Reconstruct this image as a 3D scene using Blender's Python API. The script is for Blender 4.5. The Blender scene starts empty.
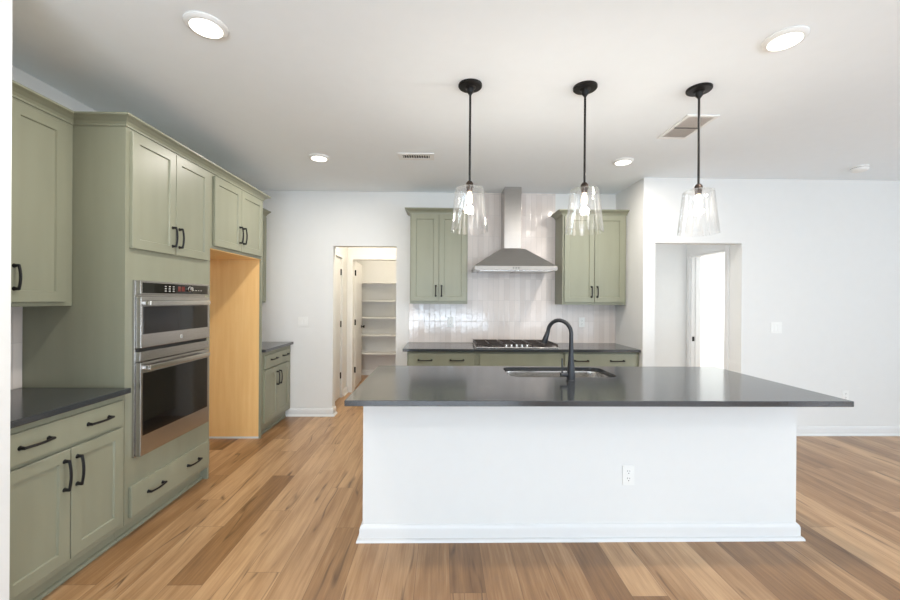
import bpy, bmesh, math, random
from mathutils import Vector, Matrix
PI = math.pi
SC = bpy.context.scene
COL = SC.collection

# ------------------------------------------------------------------ camera
cam_data = bpy.data.cameras.new('camera')
cam_data.sensor_width = 36.0
cam_data.lens = 389.3 / 900 * 36.0
cam_data.clip_start = 0.05
cam = bpy.data.objects.new('camera', cam_data)
COL.objects.link(cam)
yaw, pitch, roll = .018, -.0011, .0064
M = Matrix.Rotation(-yaw, 4, 'Z') @ Matrix.Rotation(PI / 2 + pitch, 4, 'X') @ Matrix.Rotation(roll, 4, 'Z')
M.translation = (0, 0, 1.4457)
cam.matrix_world = M
SC.camera = cam

# ------------------------------------------------------------------ world, exposure
world = bpy.data.worlds.new('world')
SC.world = world
world.use_nodes = True
bg = world.node_tree.nodes['Background']
bg.inputs[0].default_value = (.80, .90, 1.0, 1)
bg.inputs[1].default_value = 1.0
SC.view_settings.view_transform = 'Standard'
SC.view_settings.look = 'None'
SC.view_settings.gamma = 1
SC.view_settings.use_curve_mapping = False
SC.view_settings.exposure = -0.08
SC.cycles.use_denoising = True
SC.cycles.max_bounces = 12
SC.cycles.diffuse_bounces = 7
SC.cycles.glossy_bounces = 5
SC.cycles.transmission_bounces = 8
SC.cycles.transparent_max_bounces = 16
SC.cycles.sample_clamp_indirect = 6


def area(name, loc, rot, sx, sy, power, color=(1, 1, 1), shape='RECTANGLE', spread=PI):
    l = bpy.data.lights.new(name, 'AREA')
    l.shape = shape
    l.size = sx
    l.size_y = sy
    l.energy = power
    l.color = color
    l.spread = spread
    o = bpy.data.objects.new(name, l)
    o.location = loc
    o.rotation_euler = rot
    COL.objects.link(o)
    return o


DAY = (.82, .91, 1.0)
# daylight through the window wall behind the camera and the windows on the right
area('daylight', (-.1, -3.93, 1.35), (PI / 2, 0, 0), 3.2, 2.0, 30, DAY)
area('daylight', (4.3, -3.93, 1.35), (PI / 2, 0, 0), 3.2, 2.0, 32, DAY)
area('daylight', (6.93, -1.2, 1.35), (PI / 2, 0, PI / 2), 4.0, 2.0, 55, DAY)
# added fill aimed upward beside the same windows, to brighten the ceiling
FILL = (.70, .85, 1.0)
area('ceiling_fill', (-.1, -3.80, .65), (PI * .74, 0, 0), 3.2, .9, 185, FILL)
area('ceiling_fill', (4.3, -3.80, .65), (PI * .74, 0, 0), 3.2, .9, 26, FILL)
area('ceiling_fill', (6.80, -1.2, .65), (PI * .74, 0, PI / 2), 4.0, .9, 115, FILL)
WARM = (1.0, .94, .86)
CANS = [(-1.157, 1.912), (1.712, 1.930), (-1.167, 3.664), (1.699, 3.665)]
for cx, cy in CANS:
    area('can_lamp', (cx, cy, 2.742), (0, 0, 0), .13, .13, 19, WARM, 'DISK')
area('can_lamp', (-1.0, -.6, 2.742), (0, 0, 0), .13, .13, 12, WARM, 'DISK')
area('can_lamp', (2.6, -.6, 2.742), (0, 0, 0), .13, .13, 12, WARM, 'DISK')
area('pantry_fill', (-.9, 6.42, 2.70), (0, 0, 0), .3, .3, 13, (1.0, .86, .66), 'DISK')  # unseen fill added to light the pantry and its shelves
area('passage_lamp', (-.9, 5.14, 2.70), (0, 0, 0), .3, .3, 17, (1.0, .87, .68), 'DISK')
area('hall_lamp', (2.75, 4.65, 2.70), (0, 0, 0), .3, .3, 1.5, (1, 1, 1), 'DISK')
area('daylight', (5.6, 5.4, 1.5), (PI / 2, 0, PI / 2), 1.6, 1.8, 90, (.92, .97, 1))

# ------------------------------------------------------------------ materials
def s2l(c):
    return tuple(((v / 255) / 12.92 if v / 255 <= .04045 else ((v / 255 + .055) / 1.055) ** 2.4) for v in c)


class NT:
    def __init__(self, name):
        self.m = bpy.data.materials.new(name)
        self.m.use_nodes = True
        self.t = self.m.node_tree
        self.b = self.t.nodes['Principled BSDF']

    def n(self, kind, **kw):
        nd = self.t.nodes.new(kind)
        for k, v in kw.items():
            setattr(nd, k, v)
        return nd

    def l(self, a, b):
        self.t.links.new(a, b)

    def math(self, op, a, b=None, c=None):
        nd = self.n('ShaderNodeMath', operation=op)
        for i, v in enumerate((a, b, c)):
            if v is None:
                continue
            if isinstance(v, (int, float)):
                nd.inputs[i].default_value = v
            else:
                self.l(v, nd.inputs[i])
        return nd.outputs[0]

    def coords(self, scale=(1, 1, 1), rot=(0, 0, 0)):
        tc = self.n('ShaderNodeTexCoord')
        mp = self.n('ShaderNodeMapping')
        mp.inputs['Scale'].default_value = scale
        mp.inputs['Rotation'].default_value = rot
        self.l(tc.outputs['Object'], mp.inputs[0])
        return mp.outputs[0]

    def noise(self, vec, scale, detail=3, rough=.5):
        nd = self.n('ShaderNodeTexNoise')
        nd.inputs['Scale'].default_value = scale
        nd.inputs['Detail'].default_value = detail
        nd.inputs['Roughness'].default_value = rough
        self.l(vec, nd.inputs['Vector'])
        return nd.outputs['Fac']

    def ramp(self, fac, stops):
        nd = self.n('ShaderNodeValToRGB')
        e = nd.color_ramp.elements
        while len(e) < len(stops):
            e.new(.5)
        for i, (p, c) in enumerate(stops):
            e[i].position = p
            e[i].color = (*c, 1)
        self.l(fac, nd.inputs[0])
        return nd.outputs[0]

    def bump(self, height, strength=.2, dist=.002):
        nd = self.n('ShaderNodeBump')
        nd.inputs['Strength'].default_value = strength
        nd.inputs['Distance'].default_value = dist
        self.l(height, nd.inputs['Height'])
        self.l(nd.outputs[0], self.b.inputs['Normal'])
        return nd


def simple(name, col, rough=.5, metal=0, var=.04, scale=(3, 3, 3), bump=0, bscale=60, spec=.5, emit=None, estr=0):
    k = NT(name)
    v = k.coords(scale)
    f = k.noise(v, 4, 3)
    c = s2l(col)
    lo = tuple(max(0, x * (1 - var)) for x in c)
    hi = tuple(min(1, x * (1 + var)) for x in c)
    k.l(k.ramp(f, [(.3, lo), (.7, hi)]), k.b.inputs['Base Color'])
    k.b.inputs['Roughness'].default_value = rough
    k.b.inputs['Metallic'].default_value = metal
    k.b.inputs['Specular IOR Level'].default_value = spec
    if bump:
        k.bump(k.noise(k.coords(), bscale, 2), bump, .001)
    if emit:
        k.b.inputs['Emission Color'].default_value = (*s2l(emit), 1)
        k.b.inputs['Emission Strength'].default_value = estr
    return k.m


MAT = {}
MAT['wall'] = simple('wall_paint', (224, 224, 222), .85, var=.006, bump=.05, bscale=180, spec=.2)
MAT['ceiling'] = simple('ceiling_paint', (238, 243, 246), .9, var=.006, bump=.05, bscale=160, spec=.1)  # cool tint put into the colour to offset warm light off the floor
MAT['trim'] = simple('white_trim', (221, 221, 220), .4, var=.005)
MAT['green'] = simple('sage_cabinet_paint', (137, 138, 119), .38, var=.05, scale=(2, 2, .35))
MAT['black'] = simple('matte_black_metal', (30, 29, 29), .42, .5, var=.08)
MAT['black_iron'] = simple('cast_iron', (52, 44, 40), .42, .3, var=.1, bump=.2, bscale=150)
MAT['faucet'] = simple('matte_black_faucet', (44, 46, 50), .4, .3, var=.05)
MAT['bronze'] = simple('dark_bronze', (58, 48, 42), .4, .7, var=.08)
MAT['plastic'] = simple('white_plastic', (232, 232, 229), .35, var=.004)
MAT['slot'] = simple('dark_slot', (60, 58, 55), .6, var=.04)
MAT['diffuser'] = simple('light_diffuser', (255, 255, 252), .4, var=.002, emit=(255, 250, 240), estr=3.2)
MAT['bulb'] = simple('bulb_glow', (255, 244, 226), .3, var=.01, emit=(255, 220, 180), estr=3.0)
MAT['black_glass'] = simple('black_oven_glass', (22, 20, 18), .06, var=.05)
MAT['display'] = simple('red_display', (60, 14, 10), .3, var=.05, emit=(230, 60, 35), estr=.10)
MAT['legend'] = simple('white_legend', (205, 205, 200), .4, var=.02)
MAT['maple_edge'] = simple('vent_dust', (240, 235, 231), .7, var=.03)
MAT['dark_gap'] = simple('dark_gap', (40, 38, 36), .7, var=.04)


def steel():
    k = NT('brushed_stainless')
    v = k.coords((2, 2, 160))
    f = k.noise(v, 3, 4, .6)
    k.l(k.ramp(f, [(.25, (.44, .42, .40)), (.75, (.57, .55, .53))]), k.b.inputs['Base Color'])
    k.b.inputs['Metallic'].default_value = 1
    k.b.inputs['Roughness'].default_value = .27
    k.b.inputs['Anisotropic'].default_value = .4
    k.bump(f, .06, .0006)
    return k.m


MAT['steel'] = steel()
MAT['steel_satin'] = simple('satin_steel', (150, 147, 143), .48, 1, var=.04)
MAT['steel_bright'] = simple('polished_steel', (205, 202, 198), .2, 1, var=.03)


def counter():
    k = NT('charcoal_quartz')
    v = k.coords()
    f = k.noise(v, 420, 2)
    k.l(k.ramp(f, [(.35, s2l((44, 47, 50))), (.62, s2l((56, 59, 63))), (.75, s2l((84, 86, 88)))]), k.b.inputs['Base Color'])
    k.b.inputs['Roughness'].default_value = .13
    k.b.inputs['Specular IOR Level'].default_value = .9
    return k.m


MAT['counter'] = counter()


def maple():
    k = NT('maple_panel')
    v = k.coords((14, 14, .9))
    f = k.noise(v, 2.2, 5, .6)
    k.l(k.ramp(f, [(.25, s2l((236, 190, 126))), (.55, s2l((241, 198, 134))), (.8, s2l((246, 206, 145)))]), k.b.inputs['Base Color'])
    k.b.inputs['Roughness'].default_value = .38
    return k.m


MAT['maple'] = maple()


def floor_mat():
    k = NT('oak_plank_floor')
    W, L = .178, 1.22
    tc = k.n('ShaderNodeTexCoord')
    sp = k.n('ShaderNodeSeparateXYZ')
    k.l(tc.outputs['Object'], sp.inputs[0])
    X, Y = sp.outputs[0], sp.outputs[1]
    u = k.math('DIVIDE', k.math('ADD', X, 20.07), W)
    row = k.math('FLOOR', u)
    fu = k.math('FRACT', u)
    wn = k.n('ShaderNodeTexWhiteNoise', noise_dimensions='1D')
    k.l(row, wn.inputs['W'])
    vv = k.math('DIVIDE', k.math('ADD', k.math('ADD', Y, 30), k.math('MULTIPLY', wn.outputs['Value'], L)), L)
    colm = k.math('FLOOR', vv)
    fv = k.math('FRACT', vv)
    cid = k.n('ShaderNodeCombineXYZ')
    k.l(row, cid.inputs[0])
    k.l(colm, cid.inputs[1])
    w2 = k.n('ShaderNodeTexWhiteNoise', noise_dimensions='2D')
    k.l(cid.outputs[0], w2.inputs['Vector'])
    pid = w2.outputs['Value']
    # grain coordinates shifted per plank
    gx = k.math('ADD', X, k.math('MULTIPLY', pid, 37.0))
    gy = k.math('ADD', Y, k.math('MULTIPLY', pid, 91.0))
    gv = k.n('ShaderNodeCombineXYZ')
    k.l(k.math('MULTIPLY', gx, 9), gv.inputs[0])
    k.l(k.math('MULTIPLY', gy, .9), gv.inputs[1])
    n1 = k.noise(gv.outputs[0], 1.6, 4, .6)
    gv2 = k.n('ShaderNodeCombineXYZ')
    k.l(k.math('MULTIPLY', gx, 70), gv2.inputs[0])
    k.l(k.math('MULTIPLY', gy, 2.2), gv2.inputs[1])
    n2 = k.noise(gv2.outputs[0], 1.0, 3, .6)
    gv4 = k.n('ShaderNodeCombineXYZ')
    k.l(k.math('MULTIPLY', gx, 190), gv4.inputs[0])
    k.l(k.math('MULTIPLY', gy, 4), gv4.inputs[1])
    n3 = k.noise(gv4.outputs[0], 1.0, 2, .6)
    # long dark cracks
    dist = k.math('MULTIPLY', k.noise(gv.outputs[0], .8, 2), .9)
    gv3 = k.n('ShaderNodeCombineXYZ')
    k.l(k.math('ADD', k.math('MULTIPLY', gx, 11), dist), gv3.inputs[0])
    k.l(k.math('MULTIPLY', gy, 1.1), gv3.inputs[1])
    vo = k.noise(gv3.outputs[0], 1.0, 1, .4)
    band = k.math('ABSOLUTE', k.math('SUBTRACT', vo, .60))
    crack = k.math('SUBTRACT', 1, k.math('MINIMUM', k.math('MULTIPLY', band, 34), 1))
    gate = k.noise(gv2.outputs[0], .35, 1)
    gate = k.math('MINIMUM', k.math('MAXIMUM', k.math('MULTIPLY', k.math('SUBTRACT', gate, .46), 7), 0), 1)
    crack = k.math('MULTIPLY', crack, gate)
    tone = k.math('ADD', k.math('ADD', k.math('MULTIPLY', pid, .40), k.math('MULTIPLY', n1, .62)), k.math('ADD', k.math('MULTIPLY', n2, .34), k.math('MULTIPLY', n3, .12)))
    base = k.ramp(tone, [(.34, s2l((92, 62, 36))), (.68, s2l((148, 111, 74))), (1.0, s2l((196, 159, 119)))])
    mx = k.n('ShaderNodeMix', data_type='RGBA')
    k.l(k.math('MULTIPLY', crack, .85), mx.inputs[0])
    k.l(base, mx.inputs[6])
    mx.inputs[7].default_value = (*s2l((84, 58, 36)), 1)
    e1 = k.math('MINIMUM', fu, k.math('SUBTRACT', 1, fu))
    e2 = k.math('MINIMUM', fv, k.math('SUBTRACT', 1, fv))
    s1 = k.math('LESS_THAN', e1, .0016 / W)
    s2 = k.math('LESS_THAN', e2, .0016 / L)
    seam = k.math('MAXIMUM', s1, s2)
    mx2 = k.n('ShaderNodeMix', data_type='RGBA')
    k.l(k.math('MULTIPLY', seam, .55), mx2.inputs[0])
    k.l(mx.outputs[2], mx2.inputs[6])
    mx2.inputs[7].default_value = (*s2l((95, 68, 46)), 1)
    k.l(mx2.outputs[2], k.b.inputs['Base Color'])
    k.b.inputs['Roughness'].default_value = .30
    k.b.inputs['Specular IOR Level'].default_value = .55
    h = k.math('SUBTRACT', k.math('MULTIPLY', n2, .3), seam)
    k.bump(h, .12, .001)
    return k.m


MAT['floor'] = floor_mat()


def tile_mat(axis):
    k = NT('glossy_stacked_tile')
    TW, TH, G = .066, .262, .0013
    tc = k.n('ShaderNodeTexCoord')
    sp = k.n('ShaderNodeSeparateXYZ')
    k.l(tc.outputs['Object'], sp.inputs[0])
    a = sp.outputs[axis]
    z = sp.outputs[2]
    u = k.math('DIVIDE', k.math('ADD', a, 10), TW)
    v = k.math('DIVIDE', k.math('SUBTRACT', z, .916), TH)
    fu, fv = k.math('FRACT', u), k.math('FRACT', v)
    cid = k.n('ShaderNodeCombineXYZ')
    k.l(k.math('FLOOR', u), cid.inputs[0])
    k.l(k.math('FLOOR', v), cid.inputs[1])
    wn = k.n('ShaderNodeTexWhiteNoise', noise_dimensions='2D')
    k.l(cid.outputs[0], wn.inputs['Vector'])
    e1 = k.math('MULTIPLY', k.math('MINIMUM', fu, k.math('SUBTRACT', 1, fu)), TW)
    e2 = k.math('MULTIPLY', k.math('MINIMUM', fv, k.math('SUBTRACT', 1, fv)), TH)
    e = k.math('MINIMUM', e1, e2)
    gr = k.math('LESS_THAN', e, G)
    base = k.ramp(wn.outputs['Value'], [(0, s2l((210, 200, 194))), (1, s2l((222, 213, 207)))])
    mx = k.n('ShaderNodeMix', data_type='RGBA')
    k.l(gr, mx.inputs[0])
    k.l(base, mx.inputs[6])
    mx.inputs[7].default_value = (*s2l((192, 186, 181)), 1)
    k.l(mx.outputs[2], k.b.inputs['Base Color'])
    ro = k.math('ADD', k.math('MULTIPLY', gr, .5), .13)
    k.l(ro, k.b.inputs['Roughness'])
    # a little pillow at the edges, gentle waves and a slightly different tilt for every tile
    pil = k.math('MINIMUM', k.math('DIVIDE', e, .005), 1)
    wav = k.noise(k.coords(), 16, 1)
    h = k.math('ADD', pil, k.math('MULTIPLY', wav, 1.4))
    bp = k.n('ShaderNodeBump')
    bp.inputs['Strength'].default_value = .35
    bp.inputs['Distance'].default_value = .0016
    k.l(h, bp.inputs['Height'])
    vs = k.n('ShaderNodeVectorMath', operation='SUBTRACT')
    k.l(wn.outputs['Color'], vs.inputs[0])
    vs.inputs[1].default_value = (.5, .5, .5)
    sc = k.n('ShaderNodeVectorMath', operation='SCALE')
    k.l(vs.outputs[0], sc.inputs[0])
    sc.inputs['Scale'].default_value = .022
    ad = k.n('ShaderNodeVectorMath', operation='ADD')
    k.l(bp.outputs[0], ad.inputs[0])
    k.l(sc.outputs[0], ad.inputs[1])
    nm = k.n('ShaderNodeVectorMath', operation='NORMALIZE')
    k.l(ad.outputs[0], nm.inputs[0])
    k.l(nm.outputs[0], k.b.inputs['Normal'])
    return k.m


MAT['tile_x'] = tile_mat(0)
MAT['tile_y'] = tile_mat(1)


def glass_mat():
    k = NT('clear_rippled_glass')
    k.t.nodes.remove(k.b)
    out = [n for n in k.t.nodes if n.type == 'OUTPUT_MATERIAL'][0]
    tr = k.n('ShaderNodeBsdfTransparent')
    tr.inputs[0].default_value = (.988, .99, .99, 1)
    gl = k.n('ShaderNodeBsdfGlossy')
    gl.inputs['Roughness'].default_value = .03
    lw = k.n('ShaderNodeLayerWeight')
    f = k.noise(k.coords((38, 38, 2.5)), 1, 2)
    bp = k.n('ShaderNodeBump')
    bp.inputs['Strength'].default_value = .5
    bp.inputs['Distance'].default_value = .004
    k.l(f, bp.inputs['Height'])
    k.l(bp.outputs[0], gl.inputs['Normal'])
    k.l(bp.outputs[0], lw.inputs['Normal'])
    mx = k.n('ShaderNodeMixShader')
    st = k.noise(k.coords((60, 60, 1.2)), 1, 1)
    st = k.math('MINIMUM', k.math('MAXIMUM', k.math('MULTIPLY', k.math('SUBTRACT', st, .54), 6), 0), 1)
    fac = k.math('ADD', k.math('MULTIPLY', k.math('POWER', lw.outputs['Facing'], 3.0), .6), k.math('ADD', k.math('MULTIPLY', st, .15), .04))
    k.l(fac, mx.inputs[0])
    k.l(tr.outputs[0], mx.inputs[1])
    k.l(gl.outputs[0], mx.inputs[2])
    df = k.n('ShaderNodeBsdfDiffuse')
    df.inputs[0].default_value = (.95, .95, .95, 1)
    m2 = k.n('ShaderNodeMixShader')
    k.l(k.math('ADD', k.math('MULTIPLY', st, .026), .003), m2.inputs[0])  # white diffuse streaks paint bright glints into the clear glass
    k.l(mx.outputs[0], m2.inputs[1])
    k.l(df.outputs[0], m2.inputs[2])
    k.l(m2.outputs[0], out.inputs[0])
    return k.m


MAT['glass'] = glass_mat()

# ------------------------------------------------------------------ geometry helpers
def bx(bm, x0, x1, y0, y1, z0, z1, bev=0.0):
    t = bmesh.new()
    bmesh.ops.create_cube(t, size=1)
    for v in t.verts:
        v.co = Vector(((x0 + x1) / 2 + v.co.x * (x1 - x0), (y0 + y1) / 2 + v.co.y * (y1 - y0), (z0 + z1) / 2 + v.co.z * (z1 - z0)))
    if bev:
        bmesh.ops.bevel(t, geom=t.edges[:], offset=bev, segments=2, profile=.6, affect='EDGES')
    me = bpy.data.meshes.new('t')
    t.to_mesh(me)
    t.free()
    bm.from_mesh(me)
    bpy.data.meshes.remove(me)


def tube(bm, pts, r, seg=12, caps=True):
    pts = [Vector(p) for p in pts]
    rs = r if isinstance(r, (list, tuple)) else [r] * len(pts)
    rings = []
    up = None
    for i, p in enumerate(pts):
        d = (pts[min(i + 1, len(pts) - 1)] - pts[max(i - 1, 0)]).normalized()
        if up is None:
            up = d.orthogonal().normalized()
        up = (up - d * up.dot(d)).normalized()
        sd = d.cross(up)
        rings.append([bm.verts.new(p + (up * math.cos(a) + sd * math.sin(a)) * rs[i]) for a in [2 * PI * j / seg for j in range(seg)]])
    for a, b in zip(rings, rings[1:]):
        for j in range(seg):
            bm.faces.new((a[j], a[(j + 1) % seg], b[(j + 1) % seg], b[j]))
    if caps:
        bm.faces.new(rings[0][::-1])
        bm.faces.new(rings[-1])


def lathe(bm, prof, c=(0, 0, 0), seg=32, axis='z', close=True):
    rings = []
    for r, z in prof:
        if r < 1e-6:
            loc = (0, 0, z)
            rings.append([loc])
        else:
            rings.append([(r * math.cos(2 * PI * j / seg), r * math.sin(2 * PI * j / seg), z) for j in range(seg)])
    def tr(p):
        x, y, z = p
        if axis == 'y':
            x, y, z = x, -z, y
        if axis == 'x':
            x, y, z = z, x, y
        return bm.verts.new((x + c[0], y + c[1], z + c[2]))
    vr = [[tr(p) for p in ring] for ring in rings]
    for a, b in zip(vr, vr[1:]):
        for j in range(seg):
            k = (j + 1) % seg
            if len(a) == 1 and len(b) == 1:
                continue
            if len(a) == 1:
                bm.faces.new((a[0], b[k], b[j]))
            elif len(b) == 1:
                bm.faces.new((a[j], a[k], b[0]))
            else:
                bm.faces.new((a[j], a[k], b[k], b[j]))
    if close:
        for ring in (vr[0], vr[-1]):
            if len(ring) > 2:
                bm.faces.new(ring)


def sweep(bm, path, prof, z=0.0, cap=True):
    """Profile [(out, up)] along an XY polyline, mitred; out is to the right of the walking direction."""
    P = [Vector((p[0], p[1])) for p in path]
    cols = []
    for i, p in enumerate(P):
        ds = []
        if i > 0:
            ds.append((P[i] - P[i - 1]).normalized())
        if i < len(P) - 1:
            ds.append((P[i + 1] - P[i]).normalized())
        ns = [Vector((d.y, -d.x)) for d in ds]
        n = ns[0] if len(ns) == 1 else (ns[0] + ns[1]) / (1 + ns[0].dot(ns[1]))
        cols.append([bm.verts.new((p.x + n.x * o, p.y + n.y * o, z + u)) for o, u in prof])
    m = len(prof)
    for a, b in zip(cols, cols[1:]):
        for j in range(m):
            k = (j + 1) % m
            bm.faces.new((a[j], b[j], b[k], a[k]))
    if cap:
        bm.faces.new(cols[0])
        bm.faces.new(cols[-1][::-1])


def obj(name, bm, mat, parent=None, smooth=False, bevel=0, label=None):
    bmesh.ops.recalc_face_normals(bm, faces=bm.faces[:])
    me = bpy.data.meshes.new(name)
    bm.to_mesh(me)
    bm.free()
    o = bpy.data.objects.new(name, me)
    COL.objects.link(o)
    me.materials.append(MAT[mat] if isinstance(mat, str) else mat)
    if parent:
        o.parent = parent
    if smooth:
        for p in me.polygons:
            p.use_smooth = True
        me.set_sharp_from_angle(angle=math.radians(40))
    if bevel:
        md = o.modifiers.new('bevel', 'BEVEL')
        md.width = bevel
        md.segments = 2
        md.limit_method = 'ANGLE'
    if label:
        o['label'] = label
    return o


def tag(o, label, cat, group=None):
    o['label'] = label
    o['category'] = cat
    if group:
        o['group'] = group
    return o


def thing(name, label, cat, loc=(0, 0, 0), rotz=0, group=None):
    o = bpy.data.objects.new(name, None)
    o.empty_display_size = .1
    COL.objects.link(o)
    o.location = loc
    o.rotation_euler = (0, 0, rotz)
    return tag(o, label, cat, group)


def struct(name, bm, mat, parent=None, bevel=0, smooth=False):
    o = obj(name, bm, mat, parent, bevel=bevel, smooth=smooth)
    if not parent:
        o['kind'] = 'structure'
    return o


def B(*boxes, bev=0):
    bm = bmesh.new()
    for b in boxes:
        bx(bm, *b, bev=bev)
    return bm


# ------------------------------------------------------------------ room dimensions
C = 2.771            # ceiling
YW = 4.829           # kitchen back wall
YR = 4.1515          # right front wall with the hall opening
XL = -2.473          # left wall
XN = 2.152           # short return wall beside the cooktop run
XF = -1.8745         # face of the left cabinet run
CT, CB = .9145, .884  # counter top and underside
RX, RY = 7.0, -4.0   # right and rear walls
T = .12

# ------------------------------------------------------------------ structure
struct('floor', B((XL - .3, RX + .3, RY - .3, 8.0, -.06, 0)), 'floor')
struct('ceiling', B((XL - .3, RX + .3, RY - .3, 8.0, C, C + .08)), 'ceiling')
struct('wall_left', B((XL - T, XL, RY, YW + T, 0, C)), 'wall')
struct('wall_stub', B((XL, -1.771, 1.51, 1.628, 0, C)), 'wall')
OX0, OX1, OZ = -1.357, -.581, 2.10      # opening to the pantry passage
struct('wall_back', B((XL, OX0, YW, YW + T, 0, C), (OX0, OX1, YW, YW + T, OZ, C), (OX1, XN, YW, YW + T, 0, C)), 'wall')
HX0, HX1, HZ = 2.282, 3.227, 2.073      # opening to the hall
struct('wall_return', B((XN, HX0, YR, 5.22, 0, C)), 'wall')
struct('wall_right_front', B((HX0, HX1, YR, YR + T, HZ, C), (HX1, RX, YR, YR + T, 0, C)), 'wall')
struct('wall_hall_back', B((HX0, HX1, 5.10, 5.22, 0, C)), 'wall')
DY0, DY1, DZ = 4.388, 5.015, 2.035      # door opening in the hall's right wall
struct('wall_hall_right', B((HX1, HX1 + T, YR + T, DY0, 0, C), (HX1, HX1 + T, DY0, DY1, DZ, C), (HX1, HX1 + T, DY1, 5.22, 0, C)), 'wall')
struct('wall_room_far', B((5.7, 5.8, YR + T, 6.9, 0, C), (HX1 + T, 5.7, 6.8, 6.9, 0, C), (HX1, HX1 + T, 5.22, 6.9, 0, C)), 'wall')
# rear wall and right wall with windows (behind the camera)
struct('wall_rear', B((XL, -1.7, RY - T, RY, 0, C), (-1.7, 1.5, RY - T, RY, 0, .35), (-1.7, 1.5, RY - T, RY, 2.35, C),
                      (1.5, 2.7, RY - T, RY, 0, C), (2.7, 5.9, RY - T, RY, 0, .35), (2.7, 5.9, RY - T, RY, 2.35, C), (5.9, RX, RY - T, RY, 0, C)), 'wall')
struct('wall_right', B((RX, RX + T, RY, -3.2, 0, C), (RX, RX + T, -3.2, .8, 0, .35), (RX, RX + T, -3.2, .8, 2.35, C), (RX, RX + T, .8, YR + T, 0, C)), 'wall')
# pantry passage and pantry
PXL = -1.485
PY = 6.05
struct('wall_passage_left', B((PXL - T, PXL, YW + T, 4.99, 0, C), (PXL - T, PXL, 4.99, 5.73, 2.045, C), (PXL - T, PXL, 5.73, PY, 0, C)), 'wall')
struct('wall_passage_right', B((-.47, -.35, YW + T, PY, 0, C)), 'wall')
QX0, QX1 = -1.395, -.63
struct('wall_passage_back', B((PXL - T, QX0, PY, PY + T, 0, C), (QX0, QX1, PY, PY + T, 2.055, C), (QX1, -.35, PY, PY + T, 0, C)), 'wall')
struct('wall_pantry', B((-1.75, -1.63, PY + T, 7.57, 0, C), (-1.63, -.25, 7.45, 7.57, 0, C), (-.25, -.13, PY + T, 7.57, 0, C)), 'wall')

BB = [(0, 0), (.032, 0), (.031, .010), (.025, .018), (.016, .021), (.016, .072), (.012, .086), (.004, .095), (0, .095)]


def baseboard(name, path):
    bm = bmesh.new()
    sweep(bm, path, BB)
    return struct(name, bm, 'trim', smooth=True)


baseboard('baseboard_right_front', [(HX1, YR), (RX, YR)])
baseboard('baseboard_corner', [(XN + .0, YR), (HX0, YR)])
baseboard('baseboard_back', [(-1.925, YW), (OX0, YW), (OX0, YW + T)])
baseboard('baseboard_passage_left', [(PXL, 5.795), (PXL, PY)])
baseboard('baseboard_pantry', [(-1.63, 6.9), (-1.63, 7.45), (-.25, 7.45), (-.25, 6.3)])
baseboard('baseboard_hall', [(HX0, 5.10), (HX1 - .0, 5.10)])
baseboard('baseboard_stub', [(-1.771, 1.51), (-1.771, 1.628)])

CW = .058
# casings
struct('trim_1', B((PXL, PXL + .016, 5.73, 5.73 + CW, 0, 2.045 + CW), (PXL, PXL + .016, 4.99 - .03, 5.73, 2.045, 2.045 + CW), bev=.003), 'trim')
struct('trim_2', B((QX0 - CW, QX0, PY - .016, PY, 0, 2.055 + CW), (QX0, QX1, PY - .016, PY, 2.055, 2.055 + CW), (QX1, QX1 + CW, PY - .016, PY, 0, 2.055 + CW), bev=.003), 'trim')
struct('trim_3', B((HX1 - .016, HX1, DY0 - CW, DY0, 0, DZ + CW), (HX1 - .016, HX1, DY0, DY1, DZ, DZ + CW), (HX1 - .016, HX1, DY1, DY1 + CW, 0, DZ + CW), bev=.003), 'trim')
jamb = struct('trim_4', B((HX1, HX1 + T, DY1 - .015, DY1, 0, DZ), (HX1, HX1 + T, DY0, DY0 + .015, 0, DZ), (HX1, HX1 + T, DY0 + .015, DY1 - .015, DZ - .015, DZ), (HX1 + .05, HX1 + .065, DY1 - .027, DY1 - .015, 0, DZ - .015)), 'trim')
obj('strike_plate', B((HX1 + .012, HX1 + .042, DY1 - .018, DY1 - .0145, .925, .985), bev=.001), 'black', jamb)

# tile backsplash
bm = B((-.419, XN, YW - .008, YW, CT, 1.40), (.285, 1.391, YW - .008, YW, 1.40, C))
struct('trim_5', bm, 'tile_x')
struct('trim_6', B((XL, XL + .008, 1.63, 2.328, CT, 1.392)), 'tile_y')

# windows behind the camera: frames only the daylight comes through
for i, (x0, x1) in enumerate(((-1.7, 1.5), (2.7, 5.9))):
    fr = [(x0, x1, RY - .09, RY - .02, .35, .40), (x0, x1, RY - .09, RY - .02, 2.30, 2.35), (x0, x0 + .05, RY - .09, RY - .02, .40, 2.30), (x1 - .05, x1, RY - .09, RY - .02, .40, 2.30)]
    fr += [(x0 + (x1 - x0) * k / 3 - .03, x0 + (x1 - x0) * k / 3 + .03, RY - .09, RY - .02, .40, 2.30) for k in (1, 2)]
    struct('window_%d' % (i + 1), B(*fr), 'trim')
fr = [(RX + .02, RX + .09, -3.2, .8, .35, .40), (RX + .02, RX + .09, -3.2, .8, 2.30, 2.35), (RX + .02, RX + .09, -3.2, -3.15, .40, 2.30), (RX + .02, RX + .09, .75, .8, .40, 2.30), (RX + .02, RX + .09, -1.23, -1.17, .40, 2.30)]
struct('window_3', B(*fr), 'trim')

# ------------------------------------------------------------------ doors
def panel_door_bm(w, h, t=.035, rows=((.12, .95), (1.07, 1.90)), st=.11):
    bm = bmesh.new()
    bx(bm, 0, w, 0, t, 0, h, bev=.002)
    for z0, z1 in rows:          # raised field inside each panel
        for y0, y1 in ((-.004, .002), (t - .002, t + .004)):
            bx(bm, st, w - st, y0, y1, z0, z1, bev=.0019)
    return bm


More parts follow.
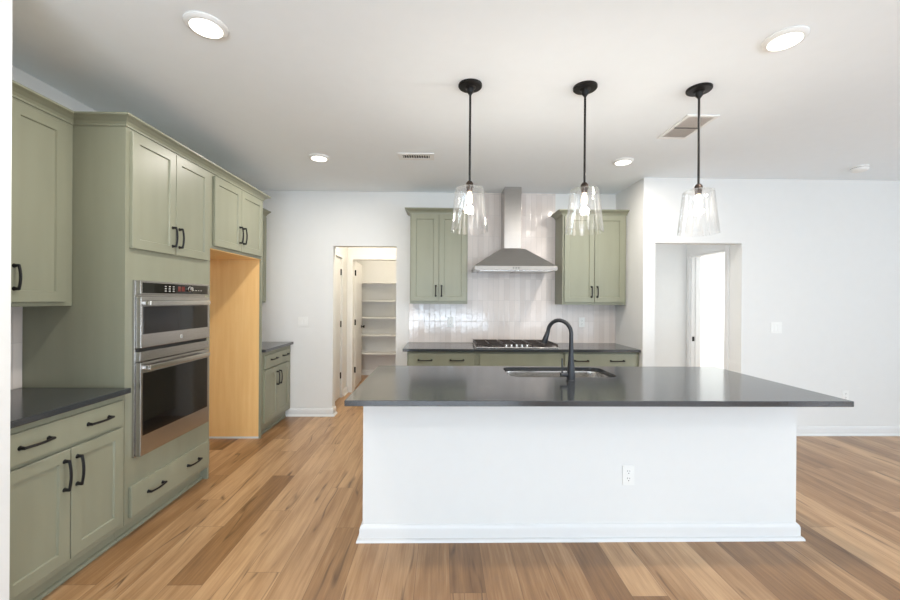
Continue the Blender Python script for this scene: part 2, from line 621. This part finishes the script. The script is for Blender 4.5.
d1 = bpy.data.objects.new('door_1', None)
COL.objects.link(d1)
d1['kind'] = 'structure'
d1.location = (PXL - .012, 5.0, .012)
d1.rotation_euler = (0, 0, PI / 2)
obj('door_slab', panel_door_bm(.72, 2.02), 'trim', d1)
for z in (1.78, 1.02, .27):
    bm = bmesh.new()
    tube(bm, [(.722, -.006, z), (.722, -.006, z + .09)], .009, 10)
    bx(bm, .70, .723, -.003, .0, z, z + .09)
    obj('hinge', bm, 'black', d1)

d2 = bpy.data.objects.new('door_2', None)
COL.objects.link(d2)
d2['kind'] = 'structure'
d2.location = (QX0 + .004, PY + T + .01, .012)
d2.rotation_euler = (0, 0, math.radians(93.5))
bm = panel_door_bm(.74, 2.03)
obj('door_slab', bm, 'trim', d2)
for z in (1.80, 1.02, .27):
    bm = bmesh.new()
    tube(bm, [(-.004, -.009, z), (-.004, -.009, z + .09)], .009, 10)
    bx(bm, -.004, .0, -.006, .034, z, z + .09)
    obj('hinge', bm, 'black', d2)
bm = bmesh.new()
lathe(bm, [(.026, 0), (.026, .007), (.010, .009), (.010, .030), (.020, .038), (.027, .048), (.024, .058), (.012, .064), (0, .065)], (.68, 0, .95), 20, 'y')
obj('door_knob', bm, 'black', d2, smooth=True)

# pantry shelves
SH = [.45, .785, 1.105, 1.42, 1.755]
SHN = ['lowest', 'second lowest', 'middle', 'second highest', 'highest']
for z, nm in zip(SH, SHN):
    s = thing('pantry_shelf', 'white wall to wall shelf in the pantry beyond the doorway, %s of the five' % nm, 'shelf', (-.94, 7.27, z), 0, 'pantry shelves')
    obj('board', B((-.688, .688, -.12, .179, -.02, 0), bev=.002), 'trim', s)
    obj('cleat', B((-.686, .686, .161, .179, -.085, -.021)), 'trim', s)

# ------------------------------------------------------------------ cabinets
def shaker(w, h, x, z, y=0.0, t=.02, fr=.057, rec=.009):
    """Door with a recessed field; front faces -y, back lies on y."""
    bm = bmesh.new()
    e = .0018
    loops = [(0, y - .001, 0), (0, y - t + e, 0), (e, y - t, 0), (fr, y - t, 0), (fr + .004, y - t + rec, 0)]
    L = []
    for ins, yy, _ in loops:
        L.append([bm.verts.new(p) for p in ((x + ins, yy, z + ins), (x + w - ins, yy, z + ins), (x + w - ins, yy, z + h - ins), (x + ins, yy, z + h - ins))])
    for a, b in zip(L, L[1:]):
        for j in range(4):
            bm.faces.new((a[j], a[(j + 1) % 4], b[(j + 1) % 4], b[j]))
    bm.faces.new(L[-1])
    bm.faces.new(L[0][::-1])
    return bm


def pull(parent, x, z, vertical, y=-.02, ln=.15):
    bm = bmesh.new()
    h = ln / 2
    def P(s, out):
        return (x, y - out, z + s) if vertical else (x + s, y - out, z)
    n = 9
    pts = []
    for i in range(n):
        s = -1 + 2 * i / (n - 1)
        pts.append(P(s * h, .022 + .010 * (1 - s * s)))
    tube(bm, pts, [.0072 if i in (0, n - 1) else .0062 for i in range(n)], 8)
    for s in (-1, 1):
        tube(bm, [P(s * h * .93, 0), P(s * h * .93, .006), P(s * h * .95, .024)], [.0115, .0085, .0072], 10)
    return obj('handle', bm, 'black', parent, smooth=True)


CROWN = [(0, 0), (.007, 0), (.009, .010), (.020, .023), (.040, .036), (.054, .042), (.060, .046), (.060, .056), (0, .056)]


def crown(parent, path, z=2.441):
    bm = bmesh.new()
    sweep(bm, path, CROWN, z)
    return obj('crown_moulding', bm, 'green', parent)


def toe(parent, w, depth, x0=0):
    bm = B((x0, w, .055, .075, 0, .095))
    sweep(bm, [(x0, .055), (w, .055)], [(0, 0), (.018, 0), (.017, .008), (.010, .016), (0, .019)])
    obj('toe_kick', bm, 'green', parent)


def base_cabinet(label, loc, rotz, w, depth, doors, drawers, group=None, end_legs=()):
    """local x along the front, y into the cabinet, z up. doors/drawers: (x0, x1, z0, z1, [(pull x, pull z, vertical)])"""
    t = thing('base_cabinet', label, 'cabinet', loc, rotz, group)
    obj('body', B((0, w, 0, depth, .095, CB - .002), bev=.0015), 'green', t)
    toe(t, w, depth)
    for x0, x1, z0, z1, ps in drawers:
        bm = B((x0, x1, -.02, -.001, z0, z1), bev=.0025)
        d = obj('drawer', bm, 'green', t)
        for p in ps:
            pull(d, *p)
    for x0, x1, z0, z1, ps in doors:
        d = obj('door', shaker(x1 - x0, z1 - z0, x0, z0), 'green', t)
        for p in ps:
            pull(d, *p)
    return t


def two_doors(x0, x1, z0, z1, hz, gap=.005):
    m = (x0 + x1) / 2
    return [(x0, m - gap / 2, z0, z1, [(m - gap / 2 - .031, hz, True)]), (m + gap / 2, x1, z0, z1, [(m + gap / 2 + .031, hz, True)])]


R90 = PI / 2
# left run, near base
Y0 = 1.636
base_cabinet('sage green base cabinet beside the white wall end, under the near left counter', (XF, Y0, 0), R90, 2.328 - Y0, .596,
             two_doors(1.662 - Y0, 2.299 - Y0, .135, .690, .567), [(1.662 - Y0, 2.302 - Y0, .708, .849, [(1.807 - Y0, .780, False, -.02, .135), (2.137 - Y0, .780, False, -.02, .135)])])
# left run, far base
Y0 = 4.074
base_cabinet('small sage green base cabinet in the far left corner beyond the fridge alcove', (XF, Y0, 0), R90, YW - .003 - Y0, .596,
             two_doors(4.105 - Y0, 4.748 - Y0, .135, .690, .557), [(4.115 - Y0, 4.750 - Y0, .704, .842, [(4.31 - Y0, .785, False), (4.62 - Y0, .785, False)])])


def upper_cabinet(label, loc, rotz, w, depth, doors, crown_path, cz=2.441):
    t = thing('wall_cabinet', label, 'cabinet', loc, rotz)
    obj('body', B((0, w, 0, depth, 1.395, cz + .003), bev=.0015), 'green', t)
    for x0, x1, z0, z1, ps in doors:
        d = obj('door', shaker(x1 - x0, z1 - z0, x0, z0), 'green', t)
        for p in ps:
            pull(d, *p, ln=.125)
    crown(t, crown_path, cz)
    return t


XU = -2.180
Y0 = 1.636
w = 2.328 - Y0
upper_cabinet('tall sage green wall cabinet at the left, cut off by the white wall end', (XU, Y0, 0), R90, w, .288,
              two_doors(.025, 2.272 - Y0, 1.418, 2.434, 1.545), [(0, 0), (w, 0)], 2.455)
Y0 = 4.074
w = YW - .003 - Y0
upper_cabinet('sage green wall cabinet in the far left corner, mostly hidden by the fridge surround', (XU, Y0, 0), R90, w, .288,
              two_doors(.03, w - .03, 1.418, 2.434, 1.545), [(0, 0), (w, 0)], 2.455)

# oven tower
Y0, W = 2.330, .834
t = thing('oven_cabinet', 'tall sage green tower cabinet that holds the wall oven', 'cabinet', (XF, Y0, 0), R90)
ox0, ox1, oz0, oz1 = .070, .727, .495, 1.535
bm = B((0, .019, 0, .596, .095, 2.457), (0, .019, .075, .596, 0, .095), (W - .019, W, 0, .596, 0, 2.457), (.019, W - .019, .582, .596, .1, 2.457),
       (.019, W - .019, 0, .582, .095, .115), (.019, W - .019, .02, .582, oz0 - .035, oz0 - .015), (.019, W - .019, .02, .582, oz1 + .015, oz1 + .035), (.019, W - .019, 0, .582, 2.437, 2.457))
obj('body', bm, 'green', t)
bm = B((.019, ox0, 0, .02, .115, 2.437), (ox1, W - .019, 0, .02, .115, 2.437), (ox0, ox1, 0, .02, .115, oz0), (ox0, ox1, 0, .02, oz1, 2.437))
obj('face_frame', bm, 'green', t)
obj('edge_strip', B((-.0015, 0, 0, .022, CT + .001, 2.457), bev=.0004), 'green', t)
bm = B((0, W - .019, .055, .075, 0, .094))
sweep(bm, [(0, .055), (W - .019, .055)], [(0, 0), (.018, 0), (.017, .008), (.010, .016), (0, .019)])
obj('toe_kick', bm, 'green', t)
for x0, x1, z0, z1, ps in two_doors(.027, .786, 1.742, 2.437, 1.862):
    d = obj('door', shaker(x1 - x0, z1 - z0, x0, z0), 'green', t)
    for p in ps:
        pull(d, *p, ln=.135)
d = obj('drawer', B((.030, .806, -.02, -.001, .128, .312), bev=.0025), 'green', t)
pull(d, .225, .222, False, ln=.135)
pull(d, .606, .222, False, ln=.135)
crown(t, [(0, .300), (0, 0), (W, 0)], 2.455)

# fridge surround
Y0, W = 3.1645, .907
t = thing('fridge_cabinet', 'sage green bridge cabinet over the empty fridge alcove with a bare maple end panel', 'cabinet', (XF, Y0, 0), R90)
obj('body', B((0, W - .0, 0, .596, 1.848, 2.457), bev=.0015), 'green', t)
obj('soffit_panel', B((.001, W - .022, .004, .590, 1.842, 1.8475)), 'maple', t)
obj('end_panel', B((W - .020, W, .020, .596, 0, 1.847)), 'maple', t, label='bare maple end panel of the fridge alcove')
obj('stile', B((W - .022, W + .001, 0, .020, 0, 1.847), bev=.001), 'green', t)
bm = bmesh.new()
sweep(bm, [(W - .0205, .596), (W - .0205, .012)], [(0, 0), (-.018, 0), (-.017, .010), (-.010, .018), (0, .020)])
obj('shoe_moulding', bm, 'trim', t, label='white shoe moulding')
for x0, x1, z0, z1, ps in two_doors(.032, .870, 1.872, 2.437, 2.02):
    d = obj('door', shaker(x1 - x0, z1 - z0, x0, z0), 'green', t)
    for p in ps:
        pull(d, *p, ln=.15)
crown(t, [(0, 0), (W, 0), (W, .295 - .062)], 2.455)

# back run
FY = 4.229
base_cabinet('sage green base cabinet left of the gas cooktop, drawer with two pulls', (-.385, FY, 0), 0, .748, YW - .010 - FY,
             two_doors(.02, .728, .135, .690, .567), [(.017, .725, .705, .862, [(.195, .790, False), (.540, .790, False)])])
base_cabinet('sage green base cabinet under the gas cooktop with a plain false front', (.364, FY, 0), 0, .942, YW - .010 - FY,
             two_doors(.03, .912, .135, .690, .567), [(.041, .917, .705, .862, [])])
base_cabinet('sage green base cabinet right of the gas cooktop, against the return wall', (1.307, FY, 0), 0, XN - .002 - 1.307, YW - .010 - FY,
             two_doors(.025, .81, .135, .690, .567), [(.023, .813, .705, .862, [(.204, .788, False), (.596, .788, False)])])
UY = 4.524
d = YW - .010 - UY
upper_cabinet('sage green wall cabinet left of the range hood', (-.385, UY, 0), 0, .668, d, two_doors(.014, .654, 1.424, 2.434, 1.545),
              [(0, d), (0, 0), (.668, 0), (.668, d)])
upper_cabinet('sage green wall cabinet right of the range hood', (1.392, UY, 0), 0, .748, d, two_doors(.02, .722, 1.424, 2.434, 1.545),
              [(0, d), (0, 0), (.757, 0)])

# ------------------------------------------------------------------ worktops
def worktop(label, x0, x1, y0, y1):
    o = obj('countertop', B((x0, x1, y0, y1, CB, CT), bev=.003), 'counter')
    return tag(o, label, 'countertop')


worktop('charcoal countertop in the left foreground beside the oven tower', XL + .0085, XF + .040, 1.630, 2.3285)
worktop('small charcoal countertop in the far left corner by the fridge alcove', XL + .001, XF + .038, 4.074, YW - .001)
worktop('long charcoal countertop along the tiled back wall under the cooktop', -.431, XN - .001, 4.184, YW - .0085)


def rrect(x0, x1, y0, y1, r, n=8):
    out = []
    for cx, cy, a0 in ((x1 - r, y1 - r, 0), (x0 + r, y1 - r, 90), (x0 + r, y0 + r, 180), (x1 - r, y0 + r, 270)):
        for i in range(n + 1):
            a = math.radians(a0 + 90 * i / n)
            out.append((cx + r * math.cos(a), cy + r * math.sin(a)))
    return out


IX0, IX1, IY0, IY1 = -.5126, 2.2049, 2.0436, 3.1194
SX0, SX1, SY0, SY1 = .468, 1.232, 2.672, 3.072
bm = bmesh.new()
outer = [(IX0, IY0), (IX1, IY0), (IX1, IY1), (IX0, IY1)]
inner = rrect(SX0, SX1, SY0, SY1, .085)
es = []
for loop in (outer, inner):
    vs = [bm.verts.new((p[0], p[1], CT)) for p in loop]
    es += [bm.edges.new((vs[i], vs[(i + 1) % len(vs)])) for i in range(len(vs))]
bmesh.ops.triangle_fill(bm, use_beauty=True, edges=es)
r = bmesh.ops.extrude_face_region(bm, geom=bm.faces[:])
for v in r['geom']:
    if isinstance(v, bmesh.types.BMVert):
        v.co.z = CB
o = obj('island_countertop', bm, 'counter', bevel=.003)
tag(o, 'large charcoal island countertop with an undermount sink cutout', 'countertop')

# ------------------------------------------------------------------ island base
BX0, BX1, BY0, BY1 = -.4736, 2.1671, 2.342, 3.105
t = thing('kitchen_island', 'long white kitchen island base under the big charcoal countertop', 'island', ((BX0 + BX1) / 2, BY0, 0))
ox, oy = (BX0 + BX1) / 2, BY0
hw, dp = (BX1 - BX0) / 2, BY1 - BY0
obj('seating_wall', B((-hw, hw, 0, .115, 0, CB - .001)), 'wall', t)
obj('end_panel', B((-hw, -hw + .02, .115, dp, 0, CB - .001)), 'wall', t)
obj('end_panel', B((hw - .02, hw, .115, dp, 0, CB - .001)), 'wall', t)
obj('cabinet_back', B((-hw + .02, hw - .02, dp - .016, dp, .095, CB - .001)), 'green', t)
bm = bmesh.new()
sweep(bm, [(-hw, dp), (-hw, 0), (hw, 0), (hw, dp)], BB)
obj('baseboard', bm, 'trim', t, smooth=True)

# ------------------------------------------------------------------ sink
t = thing('kitchen_sink', 'stainless steel undermount sink set in the island countertop', 'sink', ((SX0 + SX1) / 2, (SY0 + SY1) / 2, .66))
cx, cy, cz = t.location
bm = bmesh.new()
rings = []
for ins, z, r in ((-.012, CB - .001, .10), (.004, CB - .001, .085), (.006, .87, .085), (.010, .72, .08), (.022, .685, .075), (.05, .674, .06), (.05, .668, .06), (.010, .672, .08), (.002, .70, .085), (-.004, .878, .09), (-.012, .880, .10)):
    rings.append([bm.verts.new((p[0] - cx, p[1] - cy, z - cz)) for p in rrect(SX0 + ins, SX1 - ins, SY0 + ins, SY1 - ins, r)])
for a, b in zip(rings, rings[1:]):
    for j in range(len(a)):
        k = (j + 1) % len(a)
        bm.faces.new((a[j], a[k], b[k], b[j]))
bm.faces.new(rings[5])
bm.faces.new(rings[6])
for j in range(len(rings[0])):
    k = (j + 1) % len(rings[0])
    bm.faces.new((rings[0][j], rings[0][k], rings[-1][k], rings[-1][j]))
# drop the ring faces between the two bottoms: they lie inside the sheet
obj('bowl', bm, 'steel_bright', t, smooth=True)
bm = bmesh.new()
lathe(bm, [(.045, .016), (.045, .019), (.036, .020), (.030, .017), (0, .017)], (0, 0, 0), 24)
obj('drain', bm, 'steel_bright', t, smooth=True)

# ------------------------------------------------------------------ faucet
fx, fy = .846, 2.549
t = thing('kitchen_faucet', 'tall matte black gooseneck faucet standing by the island sink', 'faucet', (fx, fy, CT))
bm = bmesh.new()
lathe(bm, [(.030, 0), (.030, .006), (.0265, .010), (.0262, .045), (.0255, .06), (.0200, .12), (.0160, .17), (.0145, .22), (.0138, .24)], seg=28)
obj('body', bm, 'faucet', t, smooth=True)
dx, dy = -.70, .714
ar, top = .086, .310
pts = [(0, 0, .235)]
rr = [.0136]
for i in range(17):
    a = PI * i / 16 * .97
    s = ar * (1 - math.cos(a))
    pts.append((dx * s, dy * s, top + ar * math.sin(a)))
    rr.append(.0134)
obj_b = bmesh.new()
tube(obj_b, pts, rr, 16)
obj('gooseneck', obj_b, 'faucet', t, smooth=True)
p = Vector(pts[-1])
q = (p - Vector(pts[-2])).normalized()
q = (q + Vector((dx * .18, dy * .18, 0))).normalized()
bm = bmesh.new()
tube(bm, [p - q * .004, p + q * .012, p + q * .014, p + q * .060, p + q * .084, p + q * .088], [.0134, .0140, .0150, .0185, .0200, .0165], 18)
obj('spray_head', bm, 'faucet', t, smooth=True)
bm = bmesh.new()
tube(bm, [(-.018, 0, .042), (-.070, -.006, .042)], [.0150, .0135], 16)
tube(bm, [(-.060, -.006, .038), (-.061, -.007, .085), (-.062, -.008, .150)], [.0055, .0048, .0042], 10)
obj('lever_handle', bm, 'faucet', t, smooth=True)

# ------------------------------------------------------------------ wall oven
Y0, W = 2.383, .694
t = thing('wall_oven', 'stainless double wall oven with microwave above, in the green tower', 'oven', (XF, Y0, 0), R90)
obj('chassis', B((ox0 - .048, ox1 - .060, -.001, .55, .500, 1.530)), 'dark_gap', t)
obj('trim_frame', B((0, W, -.016, -.001, .476, 1.552), bev=.002), 'steel', t)
cp = obj('control_panel', B((.004, W - .002, -.046, -.016, 1.466, 1.550), bev=.003), 'steel', t)
obj('glass_strip', B((.020, W - .020, -.0475, -.0455, 1.474, 1.538), bev=.0008), 'black_glass', cp)
for r_ in range(3):
    for c_ in range(3):
        x = .215 + c_ * .038
        z = 1.490 + r_ * .015
        obj('button', B((x - .008, x + .008, -.0482, -.0474, z - .0025, z + .0025)), 'legend', cp)
for c_ in range(4):
    x = .50 + c_ * .03
    obj('button', B((x - .007, x + .007, -.0482, -.0474, 1.498, 1.502)), 'legend', cp)
bm = bmesh.new()
bx(bm, .335, .362, -.0482, -.0474, 1.490, 1.524)
bx(bm, .372, .405, -.0482, -.0474, 1.490, 1.524)
obj('display', bm, 'display', cp)
bm = bmesh.new()
lathe(bm, [(.020, 0), (.020, .004), (.016, .006), (.0155, .020), (.013, .022), (0, .022)], (.455, -.0472, 1.508), 24, 'y')
obj('knob', bm, 'steel_bright', cp, smooth=True)


def oven_door(name, z0, z1, wz0, wz1, hz, glass_x=(.020, .668)):
    d = obj(name, B((.004, W - .002, -.050, -.018, z0, z1), bev=.004), 'steel', t)
    obj('window', B((glass_x[0], glass_x[1], -.0515, -.049, wz0, wz1), bev=.001), 'black_glass', d)
    bm = bmesh.new()
    # flat-fronted bar handle with end posts
    bx(bm, .022, .634, -.094, -.080, hz - .015, hz + .015, bev=.005)
    for x in (.036, .620):
        bx(bm, x - .012, x + .012, -.082, -.049, hz - .012, hz + .012, bev=.004)
    obj('handle', bm, 'steel_bright', d)
    return d


ud = oven_door('microwave_door', 1.138, 1.452, 1.222, 1.392, 1.412)
bm = bmesh.new()
lathe(bm, [(.0135, 0), (.0135, .002), (.0115, .0024), (0, .0024)], (.368, -.050, 1.178), 24, 'y')
badge = obj('badge', bm, 'legend', ud, smooth=True)
bm = bmesh.new()
def ring(c, r0, a0, a1, th=.0009):
    pts_ = [(c[0] + r0 * math.cos(a0 + (a1 - a0) * i / 14), -.0526, c[1] + r0 * math.sin(a0 + (a1 - a0) * i / 14)) for i in range(15)]
    tube(bm, pts_, th, 6)
ring((.368, 1.178), .0105, 0, 2 * PI)
ring((.3645, 1.1785), .0040, .3, 5.2)
ring((.3715, 1.1785), .0036, .6, 5.6)
obj('monogram', bm, 'slot', badge)
obj('vent_strip', B((.006, W - .004, -.030, -.017, 1.118, 1.136)), 'dark_gap', t)
obj('middle_trim', B((.004, W - .002, -.046, -.016, 1.056, 1.116), bev=.003), 'steel', t)
oven_door('oven_door', .482, 1.050, .604, .985, 1.018)

# ------------------------------------------------------------------ range hood
HC = .813
t = thing('range_hood', 'stainless steel chimney range hood on the tiled wall above the cooktop', 'hood', (HC, YW - .009, 1.778))
bm = bmesh.new()
def ringbox(hw_, y0, y1, z):
    return [bm.verts.new(p) for p in ((-hw_, y0, z), (hw_, y0, z), (hw_, y1, z), (-hw_, y1, z))]
Z = 1.778
prof = [(.462, -.490, 0), (.462, -.490, .048), (.458, -.486, .052), (.145, -.300, .262), (.106, -.282, .272)]
L = [ringbox(a, b, -.0, c) for a, b, c in prof]
for a, b in zip(L, L[1:]):
    for j in range(4):
        bm.faces.new((a[j], a[(j + 1) % 4], b[(j + 1) % 4], b[j]))
bm.faces.new(L[0][::-1])
bm.faces.new(L[-1])
obj('canopy', bm, 'steel', t, bevel=.002)
obj('chimney', B((-.099, .099, -.275, 0, .262, C - Z - .001), bev=.0015), 'steel', t)
obj('front_rail', B((-.464, .464, -.494, -.488, .004, .046), bev=.002), 'steel_satin', t)
bm = bmesh.new()
for i in range(3):
    lathe(bm, [(.007, 0), (.007, .004), (0, .004)], (-.03 + .03 * i, -.494, .025), 14, 'y')
obj('buttons', bm, 'black', t)
obj('filter', B((-.40, -.005, -.44, -.06, -.006, .002)), 'steel', t)
obj('filter', B((.005, .40, -.44, -.06, -.006, .002)), 'steel', t)

# ------------------------------------------------------------------ cooktop
t = thing('gas_cooktop', 'stainless gas cooktop with black iron grates in the back countertop', 'cooktop', (.818, 4.505, CT))
obj('tray', B((-.455, .455, -.262, .262, 0.0005, .014), bev=.005), 'steel_bright', t)
BURN = [(-.31, -.11), (-.31, .13), (0, .06), (.31, -.11), (.31, .13)]
for x, y in BURN:
    bm = bmesh.new()
    lathe(bm, [(.052, .012), (.050, .020), (.034, .021), (.034, .028), (.030, .031), (0, .031)], (x, y, 0), 22)
    obj('burner', bm, 'black_iron', t, smooth=True)
for gx in (-.305, 0, .305):
    bm = bmesh.new()
    hw_ = .146
    ya, yb = (-.235, .245) if gx else (-.13, .245)
    for y in (ya, yb):
        bx(bm, gx - hw_, gx + hw_, y - .006, y + .006, .030, .046, bev=.002)
    for x in (gx - hw_ + .006, gx, gx + hw_ - .006):
        bx(bm, x - .006, x + .006, ya, yb, .031, .047, bev=.002)
    for y in ((ya + yb) / 2, ya * .45 + yb * .55 - .12, ya * .45 + yb * .55 + .12):
        bx(bm, gx - hw_, gx + hw_, y - .005, y + .005, .031, .047, bev=.002)
    for x in (gx - hw_ + .008, gx + hw_ - .008):
        for y in (ya, yb):
            bx(bm, x - .007, x + .007, y - .007, y + .007, .011, .034)
    obj('grate', bm, 'black_iron', t)
for i in range(5):
    bm = bmesh.new()
    lathe(bm, [(.019, .012), (.019, .015), (.0165, .017), (.015, .036), (.012, .039), (0, .039)], (-.116 + .058 * i, -.205, 0), 20)
    obj('knob', bm, 'steel_bright', t, smooth=True)

# ------------------------------------------------------------------ pendants
def copy_tree(o, parent=None):
    c = o.copy()
    COL.objects.link(c)
    c.parent = parent
    for ch in list(o.children):
        copy_tree(ch, c)
    return c


PEN = [(.160, 'left'), (.874, 'middle'), (1.590, 'right')]
PY_ = 2.403
pl = ['black stem pendant with clear glass shade, in front of the left wall cabinet', 'black stem pendant with clear glass shade, in front of the right wall cabinet',
      'black stem pendant with clear glass shade, near the hall opening and the larger ceiling vent']
t = thing('pendant_light', pl[0], 'pendant light', (PEN[0][0], PY_, C), 0, 'pendants over the island')
bm = bmesh.new()
lathe(bm, [(0, 0), (.073, 0), (.073, -.010), (.068, -.015), (.034, -.017), (.032, -.020), (.022, -.023), (.021, -.044), (.014, -.052), (.009, -.060), (0, -.060)])
obj('canopy', bm, 'black', t, smooth=True)
bm = bmesh.new()
tube(bm, [(0, 0, -.050), (0, 0, -.598)], .0068, 12)
obj('stem', bm, 'black', t, smooth=True)
bm = bmesh.new()
lathe(bm, [(0, -.592), (.012, -.594), (.022, -.606), (.025, -.622), (.025, -.632), (.021, -.634), (0, -.634)])
obj('cap', bm, 'bronze', t, smooth=True)
bm = bmesh.new()
lathe(bm, [(0, -.636), (.019, -.636), (.019, -.652), (.015, -.658), (0, -.658)])
so = obj('socket', bm, 'bronze', t, smooth=True)
bm = bmesh.new()
lathe(bm, [(0, -.655), (.011, -.657), (.012, -.668), (.018, -.690), (.0195, -.704), (.016, -.722), (.008, -.733), (0, -.736)], seg=20)
obj('bulb', bm, 'bulb', t, smooth=True)
bm = bmesh.new()
lathe(bm, [(.022, -.634), (.076, -.635), (.085, -.639), (.088, -.648), (.1145, -.902), (.116, -.905), (.1125, -.905), (.111, -.902), (.0850, -.650), (.0825, -.643), (.075, -.639), (.022, -.638)], seg=56, close=False)
obj('glass_shade', bm, 'glass', t, smooth=True)
bl = bpy.data.lights.new('bulb_lamp', 'POINT')
bl.energy = 9.5
bl.color = (1.0, .92, .82)
bl.shadow_soft_size = .03
for i, (px, nm) in enumerate(PEN):
    if i:
        c = copy_tree(t)
        c.location = (px, PY_, C)
        c['label'] = pl[i]
    lo = bpy.data.objects.new('bulb_lamp', bl)
    lo.location = (px, PY_, C - .775)
    COL.objects.link(lo)

# ------------------------------------------------------------------ ceiling fittings
cl = ['large round recessed light in the ceiling near the green cabinets and oven tower', 'large round recessed light in the bare ceiling to the right of the right pendant',
      'small round recessed light in the ceiling near the slim ceiling vent', 'small round recessed light in the ceiling between the middle and right pendants']
for i, (x, y) in enumerate(CANS):
    t = thing('recessed_light', cl[i], 'ceiling light', (x, y, C), 0, 'recessed ceiling lights')
    bm = bmesh.new()
    lathe(bm, [(.070, -.0005), (.094, -.0005), (.094, -.006), (.086, -.015), (.074, -.018), (.070, -.018)], seg=40, close=False)
    obj('trim_ring', bm, 'plastic', t, smooth=True)
    bm = bmesh.new()
    lathe(bm, [(.072, -.014), (.070, -.019), (.04, -.0215), (0, -.022)], seg=40, close=False)
    obj('diffuser', bm, 'diffuser', t, smooth=True)


def vent(label, x, y, sx, sy, along_x, n, f=.022):
    t = thing('ceiling_vent', label, 'vent', (x, y, C))
    bm = B((-sx / 2, sx / 2, -sy / 2, -sy / 2 + f, -.008, -.0005), (-sx / 2, sx / 2, sy / 2 - f, sy / 2, -.008, -.0005),
           (-sx / 2, -sx / 2 + f, -sy / 2 + f, sy / 2 - f, -.008, -.0005), (sx / 2 - f, sx / 2, -sy / 2 + f, sy / 2 - f, -.008, -.0005), bev=.002)
    obj('frame', bm, 'plastic', t)
    obj('duct_shade', B((-sx / 2 + f, sx / 2 - f, -sy / 2 + f, sy / 2 - f, -.0015, -.0005)), 'dark_gap', t)  # thin dark sheet standing in for the shade behind the louvers
    bm = bmesh.new()
    for i in range(n):
        if along_x:
            p = -sx / 2 + f + (sx - 2 * f) * (i + .5) / n
            q = (sx - 2 * f) / n * .31
            v = [bm.verts.new(c_) for c_ in ((p - q, -sy / 2 + f, -.004), (p + q, -sy / 2 + f, -.009), (p + q, sy / 2 - f, -.009), (p - q, sy / 2 - f, -.004))]
        else:
            p = -sy / 2 + f + (sy - 2 * f) * (i + .5) / n
            q = (sy - 2 * f) / n * .31
            v = [bm.verts.new(c_) for c_ in ((-sx / 2 + f, p - q, -.009), (-sx / 2 + f, p + q, -.004), (sx / 2 - f, p + q, -.004), (sx / 2 - f, p - q, -.009))]
        bm.faces.new(v)
    r_ = bmesh.ops.solidify(bm, geom=bm.faces[:], thickness=.0012)
    obj('louvers', bm, 'maple_edge', t)
    if sy > .3:
        obj('divider', B((-sx / 2 + f, sx / 2 - f, -.004, .004, -.0095, -.001)), 'dark_gap', t)


vent('slim white ceiling vent near the back wall, left of the left pendant', -.255, 3.61, .33, .16, True, 11, .042)
vent('large white ceiling vent behind the right pendant stem', 1.845, 2.935, .235, .40, True, 9, .026)

t = thing('smoke_detector', 'small round white smoke detector on the ceiling at right', 'smoke detector', (4.07, 3.74, C))
bm = bmesh.new()
lathe(bm, [(0, 0), (.066, 0), (.066, -.022), (.063, -.036), (.050, -.047), (0, -.049)], seg=32)
obj('housing', bm, 'plastic', t, smooth=True)
bm = bmesh.new()
lathe(bm, [(.0665, -.014), (.0665, -.0165), (.060, -.0165), (.060, -.014)], seg=32, close=False)
obj('vent_ring', bm, 'slot', t)

# ------------------------------------------------------------------ outlets and switches
def outlet(label, loc):
    t = thing('wall_outlet', label, 'outlet', loc)
    obj('plate', B((-.036, .036, -.006, -.0005, -.060, .060), bev=.002), 'plastic', t)
    for z in (-.022, .022):
        bm = bmesh.new()
        lathe(bm, [(.017, .0055), (.017, .0075), (.016, .008), (0, .008)], (0, 0, z), 20, 'y')
        r_ = obj('receptacle', bm, 'plastic', t)
        obj('slots', B((-.0075, -.0050, -.0085, -.0078, z + .001, z + .010), (.0050, .0075, -.0085, -.0078, z + .001, z + .009), (-.003, .003, -.0085, -.0078, z - .011, z - .006)), 'slot', r_)


def switch(label, loc, gangs=2):
    t = thing('light_switch', label, 'switch', loc)
    w_ = .036 + .023 * (gangs - 1)
    obj('plate', B((-w_, w_, -.006, -.0005, -.060, .060), bev=.002), 'plastic', t)
    for g in range(gangs):
        x = (g - (gangs - 1) / 2) * .046
        obj('rocker', B((x - .0165, x + .0165, -.010, -.0055, -.034, .034), bev=.0015), 'plastic', t)


outlet('white duplex outlet low on the white front of the island', (1.130, BY0, .388))
outlet('white outlet on the tile under the left wall cabinet', (.095, YW - .008, 1.165))
outlet('white outlet on the tile under the right wall cabinet', (1.730, YW - .008, 1.172))
outlet('white outlet low on the right wall just past the island corner', (4.375, YR, .428))
switch('white double light switch on the back wall beside the pantry doorway', (-1.723, YW, 1.160))
switch('white double light switch on the right wall beyond the hall opening', (3.61, YR, 1.165))
